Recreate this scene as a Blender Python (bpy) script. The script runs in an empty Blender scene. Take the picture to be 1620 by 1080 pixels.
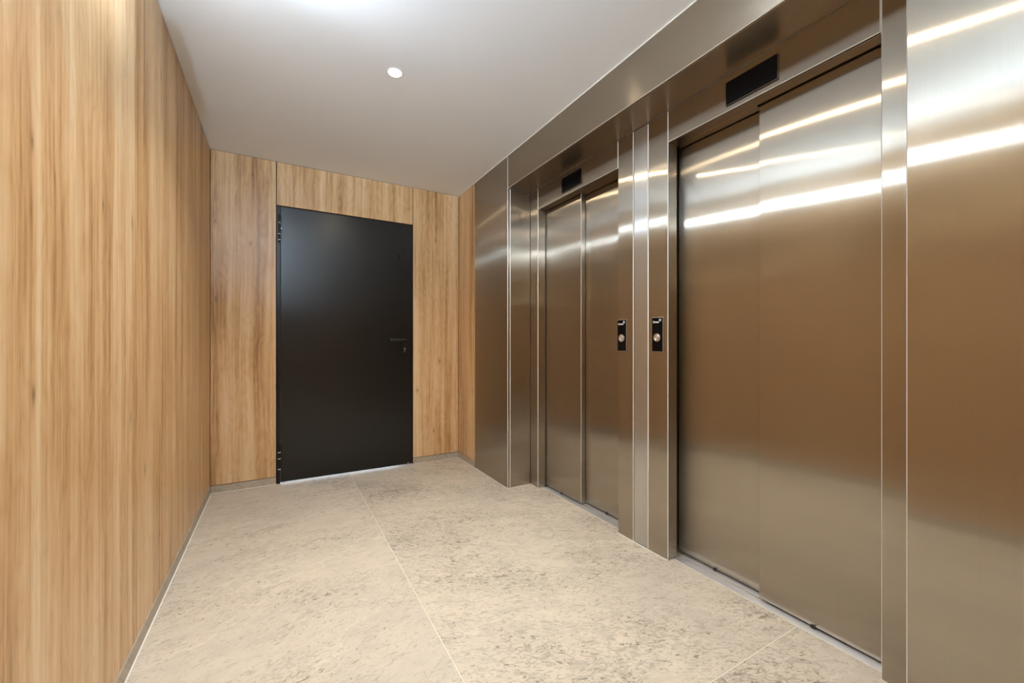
import bpy, bmesh, math
from mathutils import Vector

# ------------------------------------------------------------------ camera, world, exposure
scene = bpy.context.scene
COL = scene.collection
F_PX, CY_PX, YAW, CAM_H = 646.859, 543.916, 0.5176064, 1.043      # image 1620x1080

cam_data = bpy.data.cameras.new('camera')
cam = bpy.data.objects.new('camera', cam_data)
COL.objects.link(cam)
cam_data.sensor_width = 36.0
cam_data.lens = F_PX / 1620.0 * 36.0
cam_data.shift_y = (CY_PX - 540.0) / 1620.0
cam_data.clip_start = 0.02
cam.location = (0, 0, CAM_H)
cam.rotation_euler = (math.pi / 2, 0, -YAW)
scene.camera = cam

world = bpy.data.worlds.new('world')
scene.world = world
world.use_nodes = True
world.node_tree.nodes['Background'].inputs[0].default_value = (0.5, 0.55, 0.6, 1)
world.node_tree.nodes['Background'].inputs[1].default_value = 0.0       # a closed room: no sky

vs = scene.view_settings
vs.view_transform = 'Standard'
vs.look = 'None'
vs.gamma = 1.0
vs.use_curve_mapping = False
vs.exposure = 0.52

LENS_LIGHT, LENS_POWER = (1.0, 0.85, 0.60), 270.0       # glowing lens of a ceiling spot, seen from the side
BEAM_LIGHT, BEAM_WATTS = (1.0, 0.975, 0.94), 8.6        # its downward beam
COOL_LIGHT, COOL_POWER = (0.70, 0.85, 1.0), 95.0        # wall lamp
UP_WATTS = 42.0                                         # unseen uplighter added to brighten the ceiling
BEYOND_POWER = 10.0                                     # added low light in the room behind the black door

# ------------------------------------------------------------------ dimensions (metres)
XL, XR, XN = -0.417, 1.433, 1.627        # wood wall, steel wall, back of the lift niche
YB, YREAR = 3.509, -3.4
ZC, ZS, ZH = 2.401, 2.166, 2.014         # ceiling, niche soffit, lift opening height
YF, YN = 2.580, 0.422                    # far and near ends of the niche
XD1, XD2 = 1.702, 1.742                  # the two lift door planes

# ------------------------------------------------------------------ node helpers
class T:
    def __init__(self, name):
        self.m = bpy.data.materials.new(name)
        self.m.use_nodes = True
        self.t = self.m.node_tree
        self.t.nodes.clear()
        self.out = self.t.nodes.new('ShaderNodeOutputMaterial')
    def n(self, kind, **kw):
        o = self.t.nodes.new('ShaderNode' + kind)
        for k, v in kw.items():
            setattr(o, k, v)
        return o
    def put(self, sock, v):
        if isinstance(v, bpy.types.NodeSocket):
            self.t.links.new(v, sock)
        elif isinstance(v, (tuple, list)) and len(v) == 3 and sock.type == 'RGBA':
            sock.default_value = (*v, 1)
        else:
            sock.default_value = v
    def math(self, op, a, b=0.0, c=None):
        o = self.n('Math', operation=op)
        self.put(o.inputs[0], a); self.put(o.inputs[1], b)
        if c is not None: self.put(o.inputs[2], c)
        return o.outputs[0]
    def xyz(self, a, b, c=0.0):
        o = self.n('CombineXYZ')
        for i, v in enumerate((a, b, c)): self.put(o.inputs[i], v)
        return o.outputs[0]
    def noise(self, vec, scale=1.0, detail=2.0, rough=0.5, dist=0.0):
        o = self.n('TexNoise')
        self.put(o.inputs['Vector'], vec)
        for k, v in (('Scale', scale), ('Detail', detail), ('Roughness', rough), ('Distortion', dist)):
            o.inputs[k].default_value = v
        return o.outputs[0]
    def ramp(self, fac, stops, interp='LINEAR'):
        o = self.n('ValToRGB')
        cr = o.color_ramp
        cr.interpolation = interp
        while len(cr.elements) < len(stops): cr.elements.new(0.5)
        for e, (p, c) in zip(cr.elements, stops):
            e.position = p
            e.color = (c, c, c, 1) if isinstance(c, (int, float)) else (*c, 1)
        self.put(o.inputs[0], fac)
        return o.outputs[0]
    def mix(self, fac, a, b, blend='MIX'):
        o = self.n('Mix', data_type='RGBA', blend_type=blend)
        self.put(o.inputs[0], fac); self.put(o.inputs[6], a); self.put(o.inputs[7], b)
        return o.outputs[2]
    def bump(self, h, strength, dist=0.001):
        o = self.n('Bump')
        o.inputs['Strength'].default_value = strength
        o.inputs['Distance'].default_value = dist
        self.put(o.inputs['Height'], h)
        return o.outputs[0]
    def principled(self, **kw):
        o = self.n('BsdfPrincipled')
        for k, v in kw.items():
            self.put(o.inputs[k.replace('_', ' ')], v)
        self.t.links.new(o.outputs[0], self.out.inputs[0])
        return o
    def coords(self, random_shift=True):
        """object coordinates, shifted by a random amount per object"""
        tc = self.n('TexCoord')
        sp = self.n('SeparateXYZ')
        self.put(sp.inputs[0], tc.outputs['Object'])
        r = self.n('ObjectInfo').outputs['Random']
        return sp.outputs[0], sp.outputs[1], sp.outputs[2], r

def srgb(r, g, b):
    f = lambda c: (c / 255 / 12.92) if c / 255 <= 0.04045 else ((c / 255 + 0.055) / 1.055) ** 2.4
    return (f(r), f(g), f(b))

# ------------------------------------------------------------------ materials
def plain(name, col, rough=0.5, metal=0.0, spec=0.5, coat=0.0):
    t = T(name)
    t.principled(Base_Color=col, Roughness=rough, Metallic=metal, Specular_IOR_Level=spec, Coat_Weight=coat)
    return t.m

def emitter(name, col, power):
    t = T(name)
    e = t.n('Emission')
    t.put(e.inputs[0], col); e.inputs[1].default_value = power
    t.t.links.new(e.outputs[0], t.out.inputs[0])
    return t.m

def wood_mat(name):
    t = T(name)
    x, y, z, r = t.coords()
    h = t.math('ADD', t.math('ADD', x, y), t.math('MULTIPLY', r, 37.0))
    zz = t.math('ADD', z, t.math('MULTIPLY', r, 11.0))
    wob = t.noise(t.xyz(t.math('MULTIPLY', h, 5.0), t.math('MULTIPLY', zz, 1.1)), 1, 2, 0.5)
    hw = t.math('ADD', h, t.math('MULTIPLY', t.math('SUBTRACT', wob, 0.5), 0.035))
    band = t.noise(t.xyz(t.math('MULTIPLY', hw, 11.0), t.math('MULTIPLY', zz, 0.30)), 1, 4, 0.6)
    grain = t.noise(t.xyz(t.math('MULTIPLY', hw, 55.0), t.math('MULTIPLY', zz, 1.0)), 1, 4, 0.6)
    cloud = t.noise(t.xyz(t.math('MULTIPLY', h, 4.0), t.math('MULTIPLY', zz, 1.6)), 1, 3, 0.6)
    pores = t.noise(t.xyz(t.math('MULTIPLY', h, 420.0), t.math('MULTIPLY', zz, 14.0)), 1, 3, 0.7)
    # cathedral figure
    hx = t.math('ADD', t.math('MULTIPLY', h, 9.0), t.math('MULTIPLY', t.noise(t.xyz(t.math('MULTIPLY', h, 9.0), t.math('MULTIPLY', zz, 2.2), 3.0), 1, 2, 0.5), 7.0))
    fig = t.math('ABSOLUTE', t.math('SINE', t.math('MULTIPLY', hx, 4.0)))
    v = t.math('ADD', t.math('MULTIPLY', band, 0.80), t.math('MULTIPLY', grain, 0.52))
    v = t.math('ADD', v, t.math('MULTIPLY', cloud, 0.20))
    v = t.math('ADD', v, t.math('MULTIPLY', fig, 0.05))
    v = t.math('ADD', v, t.math('MULTIPLY', pores, 0.22))
    v = t.math('MULTIPLY_ADD', v, 2.35, -1.55)
    col = t.ramp(v, [(0.10, srgb(148, 108, 68)), (0.36, srgb(186, 145, 99)), (0.52, srgb(202, 162, 115)), (0.72, srgb(213, 178, 134)), (0.95, srgb(223, 194, 155))])
    # a few small knots
    vo = t.n('TexVoronoi', voronoi_dimensions='2D', feature='F1')
    t.put(vo.inputs['Vector'], t.xyz(t.math('MULTIPLY', hw, 5.0), t.math('MULTIPLY', zz, 1.9)))
    vo.inputs['Scale'].default_value = 1.0
    vo.inputs['Randomness'].default_value = 1.0
    kn = t.ramp(vo.outputs['Distance'], [(0.0, 0.8), (0.02, 0.45), (0.05, 0.10), (0.10, 0.0)])
    pick = t.ramp(t.n('SeparateColor').outputs[0], [(0.0, 0.0), (1.0, 1.0)])
    sepn = pick.node.inputs[0].links[0].from_node
    t.t.links.new(vo.outputs['Color'], sepn.inputs[0])
    pick.node.color_ramp.elements[0].position = 0.66
    pick.node.color_ramp.elements[1].position = 0.68
    col = t.mix(t.math('MULTIPLY', kn, pick), col, srgb(98, 62, 33))
    p = t.principled(Base_Color=col, Roughness=t.math('MULTIPLY_ADD', grain, 0.12, 0.30), Specular_IOR_Level=0.45)
    t.put(p.inputs['Normal'], t.bump(t.math('ADD', pores, grain), 0.10, 0.0006))
    return t.m

def stone_mat(name, rot, dense, dark=0.0):
    t = T(name)
    x, y, z, r = t.coords()
    c, s = math.cos(rot), math.sin(rot)
    u = t.math('ADD', t.math('ADD', t.math('MULTIPLY', x, c), t.math('MULTIPLY', y, s)), t.math('MULTIPLY', r, 23.0))
    v = t.math('ADD', t.math('SUBTRACT', t.math('MULTIPLY', y, c), t.math('MULTIPLY', x, s)), t.math('MULTIPLY', z, 1.0))
    flat = t.xyz(u, v)
    st = lambda a, b: t.xyz(t.math('MULTIPLY', u, a), t.math('MULTIPLY', v, b))
    big = t.noise(flat, 1.7, 4, 0.6, 0.3)
    mid = t.noise(st(9, 16), 1, 5, 0.62, 0.6)
    area = t.noise(st(1.8, 3.0), 1, 3, 0.6, 0.4)
    fine = t.noise(st(70, 110), 1, 4, 0.7)
    fl = t.noise(st(30, 64), 1, 4, 0.6, 1.2)
    wisp = t.noise(st(20, 43), 1, 6, 0.68, 2.4)
    col = t.ramp(big, [(0.28, srgb(184, 173, 157)), (0.45, srgb(196, 184, 166)), (0.60, srgb(203, 190, 170)), (0.75, srgb(201, 190, 173))])
    col = t.mix(t.ramp(mid, [(0.30, 0.0), (0.45, 0.0), (0.68, 0.55)]), col, srgb(178, 167, 151))
    col = t.mix(t.ramp(fine, [(0.30, 0.16), (0.5, 0.0), (0.72, 0.22)]), col, srgb(219, 207, 185))
    col = t.mix(t.ramp(t.math('MULTIPLY_ADD', area, 0.30, t.math('MULTIPLY', wisp, 0.85)), [(0.66 - dense, 0.0), (0.76 - dense, 0.62)]), col, srgb(150, 139, 123))
    col = t.mix(t.ramp(t.math('MULTIPLY_ADD', area, 0.35, t.math('MULTIPLY', fl, 0.85)), [(0.77 - dense * 0.8, 0.0), (0.82 - dense * 0.8, 0.80)]), col, srgb(118, 107, 92))
    # pale thin veins
    vo = t.n('TexVoronoi', voronoi_dimensions='2D', feature='DISTANCE_TO_EDGE')
    t.put(vo.inputs['Vector'], t.xyz(t.math('MULTIPLY_ADD', mid, 0.9, t.math('MULTIPLY', u, 0.8)), t.math('MULTIPLY_ADD', big, 1.2, t.math('MULTIPLY', v, 1.6))))
    vo.inputs['Scale'].default_value = 1.0
    col = t.mix(t.ramp(vo.outputs['Distance'], [(0.0, 0.45), (0.006, 0.25), (0.014, 0.0)]), col, srgb(222, 210, 188))
    if dark: col = t.mix(dark, col, srgb(92, 82, 68))
    p = t.principled(Base_Color=col, Roughness=t.math('MULTIPLY_ADD', mid, 0.16, 0.44), Specular_IOR_Level=0.35)
    t.put(p.inputs['Normal'], t.bump(fine, 0.05, 0.0008))
    return t.m

def steel_mat(name, tangent, col, along, across, grain_axes, var=0.10, diffuse=0.025, wide=0.22):
    """brushed stainless steel: sharp along the brush lines (tangent), spread out across them; a sharp and a soft lobe"""
    t = T(name)
    x, y, z, r = t.coords()
    k = [t.math('MULTIPLY_ADD', a, b, t.math('MULTIPLY', r, 13.0)) for a, b in zip((x, y, z), grain_axes)]
    g = t.noise(t.xyz(*k), 1, 3, 0.6)
    soft = t.noise(t.xyz(*[t.math('MULTIPLY_ADD', a, 2.2, t.math('MULTIPLY', r, 5.0)) for a in (x, y, z)]), 1, 3, 0.55)
    dirt = t.math('MULTIPLY', t.math('SUBTRACT', t.math('ADD', g, t.math('MULTIPLY', soft, 0.6)), 0.8), var)
    hs = t.n('HueSaturation')
    t.put(hs.inputs['Value'], t.math('ADD', 1.0, dirt))
    t.put(hs.inputs['Color'], col)
    def lobe(ax, ay):
        gl = t.n('BsdfAnisotropic', distribution='MULTI_GGX')
        rough, an = (ax * ay) ** 0.25, 1 - (ax / ay) ** 0.5
        t.put(gl.inputs['Color'], hs.outputs[0])
        t.put(gl.inputs['Roughness'], t.math('MULTIPLY_ADD', dirt, 0.35 * rough, rough))
        gl.inputs['Anisotropy'].default_value = an
        t.put(gl.inputs['Tangent'], t.xyz(*tangent))
        return gl.outputs[0]
    def mixed(f, a, b):
        mx = t.n('MixShader')
        mx.inputs[0].default_value = f
        t.t.links.new(a, mx.inputs[1]); t.t.links.new(b, mx.inputs[2])
        return mx.outputs[0]
    df = t.n('BsdfDiffuse')
    t.put(df.inputs['Color'], hs.outputs[0])
    sh = mixed(wide, lobe(along, across), lobe(along * 7, across * 1.1))
    t.t.links.new(mixed(diffuse, sh, df.outputs[0]), t.out.inputs[0])
    return t.m

M = {}
M['wood'] = wood_mat('oak_laminate')
M['tile_a'] = stone_mat('limestone_sparse', 0.25, 0.07)
M['tile_b'] = stone_mat('limestone_dense', -0.45, 0.10)
M['skirting'] = stone_mat('limestone_skirting', 0.0, 0.06, 0.30)
M['grout'] = plain('pale_grout', srgb(224, 214, 194), 0.7, spec=0.2)
M['sealant'] = plain('white_sealant', srgb(236, 232, 222), 0.5, spec=0.3)
M['ceiling'] = plain('white_paint', (0.85, 0.855, 0.86), 0.55, spec=0.25)
M['trim_white'] = plain('white_enamel', (0.82, 0.82, 0.81), 0.35)
M['plaster'] = plain('grey_plaster', (0.55, 0.54, 0.52), 0.8, spec=0.2)
M['core'] = plain('dark_masonry', (0.04, 0.038, 0.035), 0.9, spec=0.1)
STEEL = (0.435, 0.385, 0.32)
M['steel_v'] = steel_mat('steel_brushed_upright', (0, 0, 1), STEEL, 0.0045, 0.30, (240, 240, 1.5))
M['steel_door'] = steel_mat('steel_brushed_door', (0, 0, 1), STEEL, 0.0045, 0.32, (260, 260, 1.5), 0.08)
M['steel_h'] = steel_mat('steel_brushed_lengthwise', (0, 1, 0), STEEL, 0.020, 0.22, (1.5, 1.5, 240))
M['steel_soffit'] = steel_mat('steel_brushed_soffit', (0, 1, 0), STEEL, 0.020, 0.12, (240, 1.5, 240))
M['steel_light'] = steel_mat('steel_satin_light', (0, 0, 1), (0.60, 0.585, 0.56), 0.012, 0.33, (300, 300, 2.5), 0.12, 0.08)
M['aluminium'] = steel_mat('aluminium_sill', (0, 1, 0), (0.74, 0.74, 0.74), 0.06, 0.25, (300, 2, 2), 0.15, 0.25)
M['edge'] = plain('steel_polished_edge', (0.80, 0.78, 0.75), 0.45, 0.55)
M['cylinder_grey'] = plain('lock_grey', (0.06, 0.06, 0.06), 0.3)
M['ring'] = plain('hinge_ring_grey', (0.70, 0.70, 0.69), 0.35)
M['bright_metal'] = plain('bright_metal', (0.78, 0.77, 0.75), 0.25, 1.0)
M['black_gloss'] = plain('black_glass', (0.003, 0.003, 0.0035), 0.18, spec=0.12)
M['black_plastic'] = plain('black_plastic', (0.012, 0.012, 0.012), 0.26, spec=0.6)
M['black_paint'] = plain('black_powder_coat', (0.006, 0.0058, 0.0054), 0.36, spec=0.35)
M['rubber'] = plain('dark_rubber', (0.02, 0.017, 0.014), 0.7)
M['print'] = plain('white_print', (0.85, 0.85, 0.85), 0.5)
M['spot_lens'] = emitter('spot_lens_light', LENS_LIGHT, LENS_POWER)
M['lamp_lens'] = emitter('wall_lamp_light', COOL_LIGHT, COOL_POWER)

def door_paint():
    t = T('black_door_paint')
    x, y, z, r = t.coords()
    n1 = t.noise(t.xyz(t.math('MULTIPLY', x, 3), z), 2.0, 4, 0.6)
    low = t.ramp(z, [(0.02, 1.0), (0.20, 0.0)])
    sc = t.ramp(t.noise(t.xyz(t.math('MULTIPLY', x, 30), t.math('MULTIPLY', z, 60)), 1, 5, 0.7, 1.5), [(0.70, 0.0), (0.76, 0.5)])
    col = t.mix(t.math('MULTIPLY', sc, low), (0.0035, 0.0033, 0.003), (0.12, 0.115, 0.10))
    t.principled(Base_Color=col, Roughness=t.math('MULTIPLY_ADD', n1, 0.08, 0.25), Specular_IOR_Level=0.5)
    return t.m
M['door_paint'] = door_paint()

def button_steel():
    t = T('button_turned_steel')
    tg = t.n('Tangent', direction_type='RADIAL', axis='X')
    gl = t.n('BsdfAnisotropic', distribution='MULTI_GGX')
    t.put(gl.inputs['Color'], (0.8, 0.79, 0.77))
    gl.inputs['Roughness'].default_value = 0.38
    gl.inputs['Anisotropy'].default_value = 0.65
    t.t.links.new(tg.outputs[0], gl.inputs['Tangent'])
    t.t.links.new(gl.outputs[0], t.out.inputs[0])
    return t.m
M['button'] = button_steel()

# ------------------------------------------------------------------ object helpers
def world_of(o):
    v = Vector(o.location)
    while o.parent:
        o = o.parent
        v += Vector(o.location)
    return v

def link(name, bm, mat, parent=None, origin=(0, 0, 0), smooth=False):
    """bm in world coordinates -> one mesh object with its origin at `origin`"""
    me = bpy.data.meshes.new(name)
    bmesh.ops.translate(bm, verts=bm.verts, vec=-Vector(origin))
    bmesh.ops.recalc_face_normals(bm, faces=bm.faces)
    bm.to_mesh(me)
    bm.free()
    if smooth:
        for p in me.polygons: p.use_smooth = True
    me.materials.append(M[mat] if isinstance(mat, str) else mat)
    o = bpy.data.objects.new(name, me)
    COL.objects.link(o)
    if parent:
        o.parent = parent
        o.location = Vector(origin) - world_of(parent)
    else:
        o.location = origin
    return o

def add_box(bm, x0, x1, y0, y1, z0, z1, bev=0.0, seg=2):
    vs_ = [bm.verts.new((x, y, z)) for x in (x0, x1) for y in (y0, y1) for z in (z0, z1)]
    fs = [bm.faces.new([vs_[i] for i in q]) for q in ((0, 1, 3, 2), (4, 6, 7, 5), (0, 4, 5, 1), (2, 3, 7, 6), (0, 2, 6, 4), (1, 5, 7, 3))]
    if bev:
        es = list({e for f in fs for e in f.edges})
        bmesh.ops.bevel(bm, geom=es, offset=bev, segments=seg, profile=0.5, affect='EDGES', clamp_overlap=True)

def box(name, b, mat, parent=None, bev=0.0, seg=2, edge=None):
    bm = bmesh.new()
    add_box(bm, *b, bev=bev, seg=1 if edge else seg)
    o = link(name, bm, mat, parent, ((b[0] + b[1]) / 2, (b[2] + b[3]) / 2, b[4]))
    if edge:                                     # polished sheet edges
        o.data.materials.append(M[edge])
        for p in o.data.polygons:
            if max(abs(c) for c in p.normal) < 0.95: p.material_index = 1
    return o

def boxes(name, bs, mat, parent=None, bev=0.0):
    bm = bmesh.new()
    for b in bs: add_box(bm, *b, bev=bev)
    b = bs[0]
    return link(name, bm, mat, parent, ((b[0] + b[1]) / 2, (b[2] + b[3]) / 2, b[4]))

def lathe(name, profile, centre, axis, mat, parent=None, n=32, smooth=True):
    """profile = [(radius, distance along axis)], closed surface of revolution; axis 'X','Y','Z' with sign"""
    bm = bmesh.new()
    sgn = -1 if axis[0] == '-' else 1
    ax = axis[-1]
    rings = []
    for r, d in profile:
        ring = []
        if r < 1e-6:
            ring = [None]
        for i in range(n if r >= 1e-6 else 1):
            a = 2 * math.pi * i / n
            p, q = r * math.cos(a), r * math.sin(a)
            d_ = d * sgn
            co = {'X': (d_, p, q), 'Y': (p, d_, q), 'Z': (p, q, d_)}[ax]
            v = bm.verts.new(Vector(centre) + Vector(co))
            if r < 1e-6: ring[0] = v
            else: ring.append(v)
        rings.append(ring)
    for a, b in zip(rings, rings[1:]):
        for i in range(n):
            j = (i + 1) % n
            if len(a) == 1 and len(b) == 1: continue
            if len(a) == 1: bm.faces.new((a[0], b[j], b[i]))
            elif len(b) == 1: bm.faces.new((a[i], a[j], b[0]))
            else: bm.faces.new((a[i], a[j], b[j], b[i]))
    o = link(name, bm, mat, parent, centre, smooth)
    if smooth:
        try:
            o.data.set_sharp_from_angle(angle=math.radians(35))
        except Exception:
            pass
    return o

def sweep(name, path, w, h, mat, parent, n=14):
    """round-edged bar swept along a path in a plane of constant-ish z"""
    bm = bmesh.new()
    rings = []
    for i, p in enumerate(path):
        p = Vector(p)
        a = Vector(path[max(i - 1, 0)]); b = Vector(path[min(i + 1, len(path) - 1)])
        d = (b - a).normalized()
        up = Vector((0, 0, 1))
        side = d.cross(up).normalized()
        ring = []
        for k in range(n):
            t_ = 2 * math.pi * k / n
            c_, s_ = math.cos(t_), math.sin(t_)
            e = 0.6
            u_ = math.copysign(abs(c_) ** e, c_) * w / 2
            v_ = math.copysign(abs(s_) ** e, s_) * h / 2
            ring.append(bm.verts.new(p + side * u_ + up * v_))
        rings.append(ring)
    for r0, r1 in zip(rings, rings[1:]):
        for i in range(n):
            bm.faces.new((r0[i], r0[(i + 1) % n], r1[(i + 1) % n], r1[i]))
    bm.faces.new(rings[0]); bm.faces.new(list(reversed(rings[-1])))
    return link(name, bm, mat, parent, path[0], True)

def empty(name, loc):
    o = bpy.data.objects.new(name, None)
    o.empty_display_size = 0.1
    o.location = loc
    COL.objects.link(o)
    return o

def tag(o, label=None, cat=None, group=None, kind=None):
    for k, v in (('label', label), ('category', cat), ('group', group), ('kind', kind)):
        if v: o[k] = v
    return o

# ------------------------------------------------------------------ setting: floor
floor = tag(box('floor', (XL - 0.1, 2.05, YREAR, 4.75, -0.12, -0.012), 'grout'), kind='structure', label='beige limestone floor of large slabs with thin pale joints')
G = 0.0014
GX, GY = 0.496, 0.793
tile_edges_y = [YREAR, GY - 2.6, GY, YB + 0.13]
for i in range(3):
    y0, y1 = tile_edges_y[i] + G, tile_edges_y[i + 1] - G
    box('floor_tile', (XL - 0.015, GX - G, y0, y1, -0.0118, 0.0), 'tile_a', floor, 0.0006, 1)
    box('floor_tile', (GX + G, 1.664, y0, y1, -0.0118, 0.0), 'tile_b', floor, 0.0006, 1)
box('grout_line', (GX - G, GX + G, YREAR, YB + 0.12, -0.0118, -0.0004), 'grout', floor)
for y in (GY, GY - 2.6):
    box('grout_line', (XL - 0.01, 1.664, y - G, y + G, -0.0118, -0.0005), 'grout', floor)

# ------------------------------------------------------------------ setting: ceiling
def ceiling_with_holes(holes, r):
    """slab whose underside has round cut-outs for the spots"""
    bm = bmesh.new()
    x0, x1, y0, y1 = XL - 0.1, 1.75, YREAR - 0.1, YB + 0.1
    ys = [y0]
    hs_ = 0.12
    for _, hy in sorted(holes, key=lambda q: q[1]):
        ys += [hy - hs_, hy + hs_]
    ys.append(y1)
    hx = holes[0][0]
    N_ = 32
    def quad(a, b, c, d):
        bm.faces.new([bm.verts.new(p) for p in (a, b, c, d)])
    for i in range(len(ys) - 1):
        a, b = ys[i], ys[i + 1]
        if i % 2 == 0:
            quad((x0, a, ZC), (x1, a, ZC), (x1, b, ZC), (x0, b, ZC))
        else:
            cy_ = (a + b) / 2
            quad((x0, a, ZC), (hx - hs_, a, ZC), (hx - hs_, b, ZC), (x0, b, ZC))
            quad((hx + hs_, a, ZC), (x1, a, ZC), (x1, b, ZC), (hx + hs_, b, ZC))
            inner, outer = [], []
            for k in range(N_):
                an = 2 * math.pi * (k + 0.5) / N_
                c_, s_ = math.cos(an), math.sin(an)
                inner.append(bm.verts.new((hx + r * c_, cy_ + r * s_, ZC)))
                m_ = max(abs(c_), abs(s_))
                outer.append(bm.verts.new((hx + hs_ * c_ / m_, cy_ + hs_ * s_ / m_, ZC)))
            corners = {}
            for k in range(N_):
                j = (k + 1) % N_
                oa, ob = outer[k], outer[j]
                corner = None
                if abs(abs(oa.co.x - hx) - hs_) < 1e-6 and abs(abs(ob.co.y - cy_) - hs_) < 1e-6 and abs(oa.co.y - ob.co.y) > 1e-6 and abs(oa.co.x - ob.co.x) > 1e-6:
                    corner = (oa.co.x, ob.co.y, ZC)
                elif abs(abs(oa.co.y - cy_) - hs_) < 1e-6 and abs(abs(ob.co.x - hx) - hs_) < 1e-6 and abs(oa.co.y - ob.co.y) > 1e-6 and abs(oa.co.x - ob.co.x) > 1e-6:
                    corner = (ob.co.x, oa.co.y, ZC)
                if corner:
                    bm.faces.new((inner[k], inner[j], ob, bm.verts.new(corner), oa))
                else:
                    bm.faces.new((inner[k], inner[j], ob, oa))
    bmesh.ops.remove_doubles(bm, verts=bm.verts, dist=1e-5)
    add_box(bm, x0, x1, y0, y1, ZC + 0.09, ZC + 0.14)
    for b in ((x0 - 0.02, x0, y0, y1, ZC, ZC + 0.14), (x1, x1 + 0.02, y0, y1, ZC, ZC + 0.14)):
        add_box(bm, *b)
    o = link('ceiling', bm, 'ceiling', None, (0.5, 0, ZC))
    for p in o.data.polygons:                     # underside faces the room
        if abs(p.center.z) < 1e-4 and p.normal.z > 0: p.flip()
    return o
SPOTS = [(0.504, 2.07), (0.504, 0.93), (0.504, -2.70)]
tag(ceiling_with_holes(SPOTS, 0.0335), kind='structure', label='smooth white painted ceiling')

# ------------------------------------------------------------------ setting: wood walls
def panel(b, parent, mat='wood', name='wood_panel', bev=0.0012):
    return box(name, b, mat, parent, bev, 1)

SK = 0.052
wl = tag(box('wall_left', (XL - 0.12, XL - 0.021, YREAR, YB + 0.12, 0.0, ZC - 0.002), 'core'), kind='structure', label='wall clad in tall oak laminate panels')
for y0, y1 in ((0.92, YB - 0.001), (-1.70, 0.92), (YREAR, -1.70)):
    panel((XL - 0.0205, XL, y0 + 0.0008, y1 - 0.0008, SK + 0.001, ZC - 0.003), wl)

wb = tag(boxes('wall_back', [(XL - 0.1, -0.0166, YB + 0.021, YB + 0.12, 0.0, ZC - 0.002), (1.0106, XR + 0.05, YB + 0.021, YB + 0.12, 0.0, ZC - 0.002), (-0.0166, 1.0106, YB + 0.021, YB + 0.12, 2.0762, ZC - 0.002)], 'core'), kind='structure', label='end wall clad in oak laminate around the black door')
DX0, DX1 = -0.019, 1.008
panel((XL + 0.002, DX0 - 0.002, YB, YB + 0.020, SK + 0.004, ZC - 0.003), wb)
panel((DX0 + 0.003, DX1 - 0.002, YB, YB + 0.020, 2.078, ZC - 0.003), wb)
panel((DX1 + 0.003, XR - 0.002, YB, YB + 0.020, SK + 0.004, ZC - 0.003), wb)

wr = tag(boxes('wall_right', [(1.455, 1.80, YF + 0.026, YB + 0.02, 0.0, ZC - 0.002), (1.70, 2.0, YN - 0.2, YF + 0.2, ZS + 0.03, ZC - 0.002),
                              (1.80, 2.0, YN - 0.2, YF + 0.2, 0.0, ZS + 0.03),
                              (1.455, 1.80, YREAR, YN - 0.022, 0.0, ZC - 0.002)], 'core'), kind='structure', label='steel clad wall with the two lifts set back in a niche')
panel((XR, XR + 0.020, 3.153, YB - 0.001, SK + 0.003, ZC - 0.003), wr)
sp_ = lambda b, mat='steel_v', name='steel_panel', bev=0.0028: box(name, b, mat, wr, bev, 2, 'edge' if mat != 'steel_soffit' else None)
sp_((XR, XR + 0.020, YF, 3.1515, 0.002, ZC - 0.003))                              # far face
sp_((XR + 0.0205, XN - 0.0005, YF, YF + 0.020, 0.002, ZS - 0.0005), name='reveal_panel')   # far niche side
sp_((XR, XR + 0.012, YN + 0.001, YF - 0.001, ZS, ZC - 0.003), 'steel_h', 'fascia_panel')
sp_((XR + 0.0125, 1.695, YN + 0.001, YF - 0.001, ZS, ZS + 0.014), 'steel_soffit', 'soffit_panel', 0.0008)
sp_((XR, XR + 0.020, -0.90, YN, 0.002, ZC - 0.003))                               # near face
sp_((XR + 0.0205, XN - 0.0005, YN - 0.020, YN, 0.002, ZS - 0.0005), name='reveal_panel')
sp_((XN + 0.0015, XN + 0.02, 1.4625, 1.5595, 0.002, ZS - 0.002), 'steel_light', 'cover_strip', 0.0035)
panel((XR, XR + 0.020, -2.15, -0.902, SK + 0.003, ZC - 0.003), wr)
panel((XR, XR + 0.020, YREAR, -2.152, SK + 0.003, ZC - 0.003), wr)

wf = tag(box('wall_rear', (XL - 0.1, 1.80, YREAR - 0.12, YREAR - 0.002, 0.0, ZC - 0.002), 'wood'), kind='structure', label='oak wall at the far end of the hall')

# skirtings
bl = tag(box('baseboard_left', (XL - 0.018, XL + 0.003, YREAR, YB - 0.001, 0.002, SK), 'skirting', None, 0.0008, 1), kind='structure', label='low stone skirting along the oak wall')
bb = tag(boxes('baseboard_back', [(XL + 0.004, DX0 - 0.002, YB + 0.0005, YB + 0.018, 0.002, SK), (DX1 + 0.003, XR - 0.001, YB + 0.0005, YB + 0.018, 0.002, SK)], 'skirting'), kind='structure', label='low stone skirting either side of the black door')
br = tag(boxes('baseboard_right', [(XR - 0.001, XR + 0.018, 3.153, YB, 0.002, SK), (XR - 0.001, XR + 0.018, YREAR, -0.902, 0.002, SK)], 'skirting'), kind='structure', label='low stone skirting under the narrow oak panel')

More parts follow.
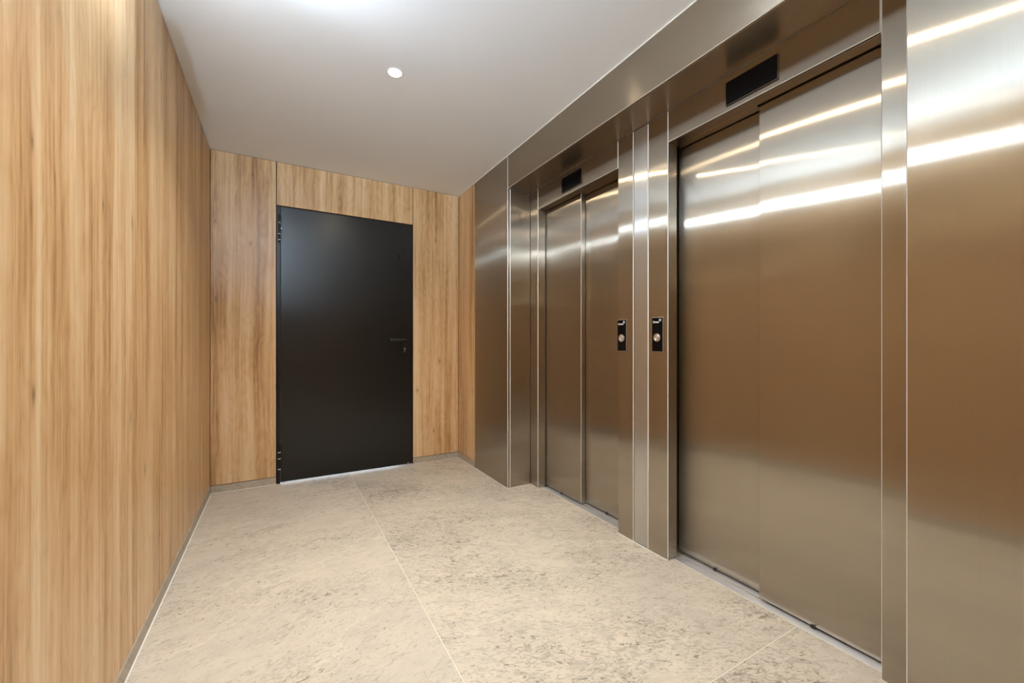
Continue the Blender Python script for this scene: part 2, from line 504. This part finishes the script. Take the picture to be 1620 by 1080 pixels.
# pale sealant beads where floor and ceiling meet the cladding
bead = [(XL + 0.0035, XL + 0.0075, YREAR, YB - 0.002), (XL + 0.007, DX0, YB - 0.003, YB), (DX1, XR - 0.003, YB - 0.003, YB),
        (XR - 0.004, XR - 0.001, YF - 0.003, YB - 0.004), (XR - 0.001, XN, YF - 0.004, YF - 0.001), (XN - 0.004, XN - 0.001, 2.478, YF - 0.004),
        (XN - 0.0045, XN - 0.0005, 1.339, 1.674), (XN - 0.004, XN - 0.001, YN + 0.001, 0.538)]
for x0, x1, y0, y1 in bead:
    box('sealant_bead', (x0, x1, y0, y1, 0.0001, 0.0022), 'sealant', floor)
t1 = tag(boxes('trim_1', [(XR - 0.005, XR - 0.0005, -0.9, YB - 0.001, ZC - 0.006, ZC - 0.0005)], 'sealant'), kind='structure', label='thin white bead between ceiling and steel wall')

# ------------------------------------------------------------------ black door
def black_door():
    d = empty('door_1', (0.495, YB, 0.0))
    tag(d, kind='structure', label='black steel door with lever handle in the oak end wall')
    fy = YB + 0.001
    fr = boxes('door_frame', [(-0.0165, 0.0065, fy, fy + 0.09, 0.0005, 2.074), (1.0075, 1.0105, fy + 0.004, fy + 0.09, 0.0005, 2.074), (0.0065, 1.0075, fy + 0.055, fy + 0.09, 2.060, 2.076)], 'black_paint', d, 0.0008)
    leaf = box('door_leaf', (0.0105, 1.0045, YB + 0.002, YB + 0.050, 0.010, 2.070), 'door_paint', d, 0.0015)
    box('seal', (0.0067, 0.0103, YB + 0.010, YB + 0.048, 0.010, 2.07), 'rubber', d)
    box('seal', (1.0047, 1.0073, YB + 0.012, YB + 0.048, 0.010, 2.07), 'rubber', d)
    # hinges: barrel with rings, one upper one lower
    def hinge(z0, z1, rings, cap):
        hx, hy = 0.0005, YB - 0.009
        prof = [(0, 0), (0.0055, 0), (0.0078, 0.003), (0.0078, z1 - z0 - 0.003), (0.0055, z1 - z0), (0, z1 - z0)]
        h = lathe('hinge', prof, (hx, hy, z0), 'Z', 'black_paint', d, 18)
        box('hinge_plate', (-0.014, 0.019, YB - 0.0015, YB + 0.0005, z0 + 0.02, z1 - 0.01), 'black_paint', h, 0.0005, 1)
        for zr, rr in rings:
            lathe('ring', [(0.0070, -0.0025), (rr, -0.0025), (rr, 0.0025), (0.0070, 0.0025)], (hx, hy, zr), 'Z', 'ring', h, 18)
        if cap:
            lathe('screw', [(0, -0.002), (0.004, -0.002), (0.003, 0.002), (0, 0.002)], (0.014, YB - 0.003, z0 + 0.105), '-Y', 'bright_metal', h, 12)
    hinge(1.800, 2.006, ((1.945, 0.0082), (1.862, 0.0088), (1.818, 0.0105)), True)
    hinge(0.085, 0.300, ((0.237, 0.0098), (0.190, 0.0098), (0.112, 0.0098)), False)
    # bottom corner fittings
    box('corner_block', (0.012, 0.045, YB - 0.002, YB + 0.0015, 0.010, 0.022), 'black_plastic', d, 0.001, 1)
    box('corner_block', (0.955, 0.985, YB - 0.002, YB + 0.0015, 0.010, 0.020), 'black_plastic', d, 0.001, 1)
    box('corner_screw', (0.962, 0.970, YB - 0.0035, YB - 0.0021, 0.012, 0.024), 'bright_metal', d, 0.0005, 1)
    # lever handle on a rounded plate
    hx = 0.934
    hd = empty('handle', (0, 0, 0)); hd.parent = d; hd.location = Vector((hx, YB, 0.965)) - Vector(d.location)
    bm = bmesh.new()
    w, zc0, zc1 = 0.0175, 0.985, 1.085
    ring0, ring1 = [], []
    for k in range(32):
        a = 2 * math.pi * k / 32
        cx_, cz_ = w * math.cos(a), w * math.sin(a)
        z = (zc1 if cz_ >= 0 else zc0) + cz_
        ring0.append(bm.verts.new((hx + cx_, YB + 0.002, z)))
        ring1.append(bm.verts.new((hx + cx_ * 0.93, YB - 0.007, z - math.copysign(0.0015, cz_))))
    for k in range(32):
        j = (k + 1) % 32
        bm.faces.new((ring0[k], ring0[j], ring1[j], ring1[k]))
    bm.faces.new(ring1); bm.faces.new(list(reversed(ring0)))
    link('handle_plate', bm, 'black_plastic', hd, (hx, YB, 0.985))
    lathe('handle_neck', [(0, 0), (0.0145, 0), (0.0135, 0.012), (0.0105, 0.016), (0.0105, 0.048), (0, 0.048)], (hx, YB - 0.006, 1.078), '-Y', 'black_plastic', hd, 20)
    yl = YB - 0.048
    path = [(hx + 0.012, yl, 1.078), (hx, yl - 0.001, 1.078), (hx - 0.03, yl - 0.002, 1.078), (hx - 0.08, yl - 0.002, 1.078), (hx - 0.115, yl - 0.001, 1.078)]
    for k in range(1, 7):
        a = k / 6 * math.pi / 2
        path.append((hx - 0.115 - 0.02 * math.sin(a), yl - 0.001 + 0.02 * (1 - math.cos(a)), 1.078))
    path.append((hx - 0.135, YB - 0.012, 1.078))
    sweep('lever', path, 0.014, 0.020, 'black_plastic', hd)
    lathe('lock_cylinder', [(0, 0), (0.0085, 0), (0.0085, 0.003), (0, 0.003)], (hx, YB - 0.0068, 1.003), '-Y', 'bright_metal', hd, 20)
    box('lock_tail', (hx - 0.005, hx + 0.005, YB - 0.0095, YB - 0.0068, 0.972, 0.994), 'cylinder_grey', hd, 0.001, 1)
    return d
black_door()

# room guessed behind the black door, lit to make the strip under it
tag(boxes('wall_beyond', [(-0.30, -0.20, YB + 0.13, 4.75, 0, ZC), (1.25, 1.35, YB + 0.13, 4.75, 0, ZC), (-0.30, 1.35, 4.65, 4.75, 0, ZC), (-0.30, 1.35, YB + 0.13, 4.75, ZC, ZC + 0.1)], 'ceiling'), kind='structure', label='white room behind the black door')
box('threshold', (-0.2, 1.25, YB + 0.131, 4.65, -0.0118, 0.0), 'trim_white', floor)
ld = bpy.data.lights.new('beyond_fill_light', 'AREA')  # unseen light added at floor level to shine through the door gap
ld.shape = 'RECTANGLE'; ld.size = 1.2; ld.size_y = 0.16; ld.energy = BEYOND_POWER; ld.color = (0.80, 0.88, 1.0)
lo = bpy.data.objects.new('beyond_fill_light', ld); COL.objects.link(lo)
lo.location = (0.5, 4.3, 0.10); lo.rotation_euler = (math.radians(-90), 0, 0)

# ------------------------------------------------------------------ lifts
def lift(y_far, y_near, jf, jn, front_far, split, label):
    """opening between y_far and y_near; jf/jn = outer ends of the jamb panels; front_far: the front leaf is the far one"""
    e = empty('elevator', (XN, (y_far + y_near) / 2, 0.0))
    tag(e, label, 'elevator', 'elevators in the steel wall')
    xb = 1.6925
    box('jamb', (XN, xb, y_far + 0.0005, jf - 0.0008, 0.002, ZS - 0.0006), 'steel_v', e, 0.0028, edge='edge')
    box('jamb', (XN, xb, jn + 0.0008, y_near - 0.0005, 0.002, ZS - 0.0006), 'steel_v', e, 0.0028, edge='edge')
    box('head_panel', (XN, XN + 0.013, y_near, y_far, ZH, ZS - 0.0006), 'steel_v', e, 0.0028, edge='edge')
    box('head_soffit', (XN + 0.0132, xb, y_near, y_far, ZH + 0.0005, ZH + 0.02), 'steel_soffit', e, 0.0005, 1)
    # leaves
    if front_far:
        fr, bk = (split, y_far + 0.03), (y_near - 0.03, split + 0.03)
        filler = (y_near - 0.02, split - 0.004)
    else:
        fr, bk = (y_near - 0.03, split), (split - 0.03, y_far + 0.03)
        filler = (split + 0.004, y_far + 0.02)
    zb = 0.009
    lf = box('door_panel', (XD1, XD1 + 0.034, fr[0], fr[1], zb, ZH + 0.03), 'steel_door', e, 0.0016, edge='edge' if front_far else None)
    lb = box('door_panel', (XD2, XD2 + 0.034, bk[0], bk[1], zb, ZH + 0.03), 'steel_door', e, 0.0016, edge='edge' if front_far else None)
    box('track_cover', (1.694, XD2 - 0.008, filler[0], filler[1], ZH - 0.001, ZH + 0.02), 'steel_soffit', e, 0.0005, 1)
    # sill with two grooves
    s = boxes('sill', [(1.667, XD1 + 0.008, y_near + 0.001, y_far - 0.001, -0.0118, -0.0006), (XD1 + 0.020, XD2 + 0.008, y_near + 0.001, y_far - 0.001, -0.0118, -0.0006),
                       (XD2 + 0.020, 1.795, y_near + 0.001, y_far - 0.001, -0.0118, -0.0006)], 'aluminium', e, 0.0006)
    box('sill_edge', (1.6642, 1.6668, y_near + 0.001, y_far - 0.001, -0.0118, 0.0002), 'sealant', s)
    # dark guide shoes under the leaves
    def shoe(leaf, x, y):
        g = boxes('guide_shoe', [(x - 0.004, x - 0.0005, y - 0.007, y + 0.007, 0.0015, 0.013)], 'rubber', leaf, 0.001)
        sweep('shoe_clip', [(x - 0.002, y - 0.004, 0.0145), (x - 0.004, y - 0.009, 0.018), (x - 0.003, y - 0.013, 0.021)], 0.002, 0.002, 'rubber', g, 8)
    vis_f = (max(fr[0], y_near), min(fr[1], y_far)); vis_b = (max(bk[0], y_near), min(bk[1], y_far))
    if front_far:
        shoe(lf, XD1, 2.295); shoe(lb, XD2, 1.886)
    else:
        shoe(lf, XD1, 0.757); shoe(lb, XD2, 1.172)
    return e
lift(2.478, 1.674, YF, 1.561, True, 2.083, 'stainless steel elevator next to the narrow oak panel by the black door')
lift(1.339, 0.538, 1.461, YN + 0.0005, False, 0.951, 'larger looking stainless steel elevator between centre pier and big plain steel panel')

# floor displays above the lift doors
def display(y0, y1, label):
    z0, z1 = 2.038, 2.130
    d = empty('floor_display', (XN, (y0 + y1) / 2, z0))
    tag(d, label, 'display', 'dark floor displays above the elevators')
    box('frame', (XN - 0.0060, XN - 0.0005, y0 - 0.0025, y1 + 0.0025, z0 - 0.0025, z1 + 0.0025), 'steel_v', d, 0.0006, 1)
    box('screen', (XN - 0.0085, XN - 0.0062, y0, y1, z0, z1), 'black_gloss', d, 0.0005, 1)
display(1.981, 2.182, 'blank black display over the elevator nearer the black door')
display(0.839, 1.041, 'blank black display over the elevator beside the big plain steel panel')

# call panels on the centre pier
def text_mesh(name, body, size, loc, parent, mat='print', origin=None):
    cu = bpy.data.curves.new(name, 'FONT')
    cu.body = body; cu.size = size; cu.extrude = 0.0003; cu.align_x = 'LEFT'; cu.offset = size * 0.02
    tmp = bpy.data.objects.new(name + '_tmp', cu)
    COL.objects.link(tmp)
    dg = bpy.context.evaluated_depsgraph_get()
    me = bpy.data.meshes.new_from_object(tmp.evaluated_get(dg))
    bpy.data.objects.remove(tmp)
    for v in me.vertices:                       # text x -> -Y, text y -> Z, text z -> -X
        v.co = Vector((-v.co.z, -v.co.x, v.co.y))
    me.materials.clear(); me.materials.append(M[mat])
    o = bpy.data.objects.new(name, me)
    COL.objects.link(o)
    o.parent = parent
    o.location = Vector(loc) - world_of(parent)
    return o

def call_panel(y0, y1, label):
    z0, z1 = 1.006, 1.173
    yc = (y0 + y1) / 2
    c = empty('call_panel', (XN, yc, z0))
    tag(c, label, 'call button', 'elevator call panels on the steel pier')
    box('mounting_plate', (XN - 0.0075, XN - 0.0005, y0 - 0.0025, y1 + 0.0025, z0 - 0.0015, z1 + 0.0015), 'steel_light', c, 0.0012)
    face = box('faceplate', (XN - 0.0105, XN - 0.0077, y0, y1, z0, z1), 'black_gloss', c, 0.0006, 1)
    zb = z0 + 0.069
    xf = XN - 0.0105
    b = lathe('button', [(0, 0.0), (0.0205, 0.0), (0.0215, 0.0012), (0.0205, 0.003), (0.0182, 0.003), (0.0176, 0.0018), (0.0172, 0.0018)], (xf, yc, zb), '-X', 'bright_metal', c, 36)
    lathe('button_cap', [(0.0170, 0.0014), (0.0168, 0.0030), (0, 0.0034)], (xf, yc, zb), '-X', 'button', b, 36)
    text_mesh('logo_lettering', 'Orona', 0.0132, (xf - 0.0004, y1 - 0.0065, z1 - 0.0260), face)
    lathe('logo_ring', [(0.0042, -0.0004), (0.0066, -0.0004), (0.0066, 0.0004), (0.0042, 0.0004), (0.0042, -0.0004)], (xf - 0.0003, y0 + 0.0125, z1 - 0.0125), '-X', 'print', face, 28, False)
call_panel(1.6060, 1.6660, 'black call panel with one round steel button, on the pier edge nearer the black door')
call_panel(1.3650, 1.4270, 'black call panel with one round steel button, beside the elevator with big plain panel')

# ------------------------------------------------------------------ lamps
def ceiling_light(x, y, label):
    d = empty('ceiling_light', (x, y, ZC))
    tag(d, label, 'ceiling light', 'recessed ceiling spots')
    lathe('trim_ring', [(0.0305, 0.012), (0.0305, -0.0012), (0.033, -0.0025), (0.037, -0.0020), (0.038, -0.0003), (0.0335, -0.0003), (0.0335, 0.012)], (x, y, ZC), 'Z', 'trim_white', d, 40)
    lathe('lens', [(0, -0.0010), (0.024, -0.0008), (0.0300, 0.0008), (0.0300, 0.006), (0, 0.006)], (x, y, ZC), 'Z', 'spot_lens', d, 40)
    l = bpy.data.lights.new('spot_beam', 'AREA')
    l.shape = 'DISK'; l.size = 0.058; l.energy = BEAM_WATTS; l.color = BEAM_LIGHT; l.spread = math.radians(125)
    lo = bpy.data.objects.new('spot_beam', l); COL.objects.link(lo)
    lo.parent = d; lo.location = (0, 0, -0.004)
ceiling_light(*SPOTS[0], 'round recessed ceiling spot shining in the white ceiling, in view')
ceiling_light(*SPOTS[1], 'round recessed ceiling spot over the hall beside the larger elevator')
ceiling_light(*SPOTS[2], 'round recessed ceiling spot at the far end of the hall')

def wall_light(y, z, label):
    d = empty('wall_light', (XL, y, z - 0.06))
    tag(d, label, 'wall light')
    box('housing', (XL + 0.0005, XL + 0.014, y - 0.15, y + 0.15, z - 0.06, z + 0.06), 'trim_white', d, 0.006)
    box('diffuser', (XL + 0.0145, XL + 0.055, y - 0.135, y + 0.135, z - 0.028, z + 0.028), 'lamp_lens', d, 0.004)
    l = bpy.data.lights.new('added_uplight', 'AREA')          # extra area light added to brighten the ceiling above the lamp
    l.shape = 'RECTANGLE'; l.size = 0.25; l.size_y = 0.03; l.energy = 15.0; l.color = (0.66, 0.82, 1.0); l.spread = math.radians(112)
    lo = bpy.data.objects.new('added_uplight', l); COL.objects.link(lo)
    lo.parent = d; lo.location = (0.066, 0, 0.100)
    lo.rotation_euler = Vector((0.53, 0.0, 0.85)).to_track_quat('-Z', 'X').to_euler()
    return d
wall_light(1.43, 2.21, 'white rectangular lamp mounted high on the oak wall')

def added_sconce(y, z, label):
    """bowl-shaped uplighter added behind the camera, to light the ceiling coolly"""
    d = empty('added_wall_sconce', (XL, y, z - 0.10))
    tag(d, label, 'wall light')
    box('back_plate', (XL + 0.0005, XL + 0.010, y - 0.05, y + 0.05, z - 0.10, z - 0.01), 'trim_white', d, 0.003)
    lathe('bowl', [(0, -0.085), (0.022, -0.080), (0.045, -0.055), (0.058, -0.020), (0.060, 0.0), (0.055, 0.0), (0.052, -0.020), (0.040, -0.050), (0, -0.070)], (XL + 0.072, y, z), 'Z', 'trim_white', d, 32)
    l = bpy.data.lights.new('ceiling_fill_beam', 'AREA')  # cool fill for the ceiling, from the added uplighter
    l.shape = 'DISK'; l.size = 0.09; l.energy = UP_WATTS; l.color = (0.60, 0.80, 1.0); l.spread = math.radians(70)
    lo = bpy.data.objects.new('ceiling_fill_beam', l); COL.objects.link(lo)
    lo.parent = d; lo.location = (0.072, 0, 0.106)
    lo.rotation_euler = Vector((0.14, 0.86, 0.49)).to_track_quat('-Z', 'Y').to_euler()
added_sconce(-1.60, 1.70, 'white bowl uplighter added behind the viewpoint to brighten the ceiling')
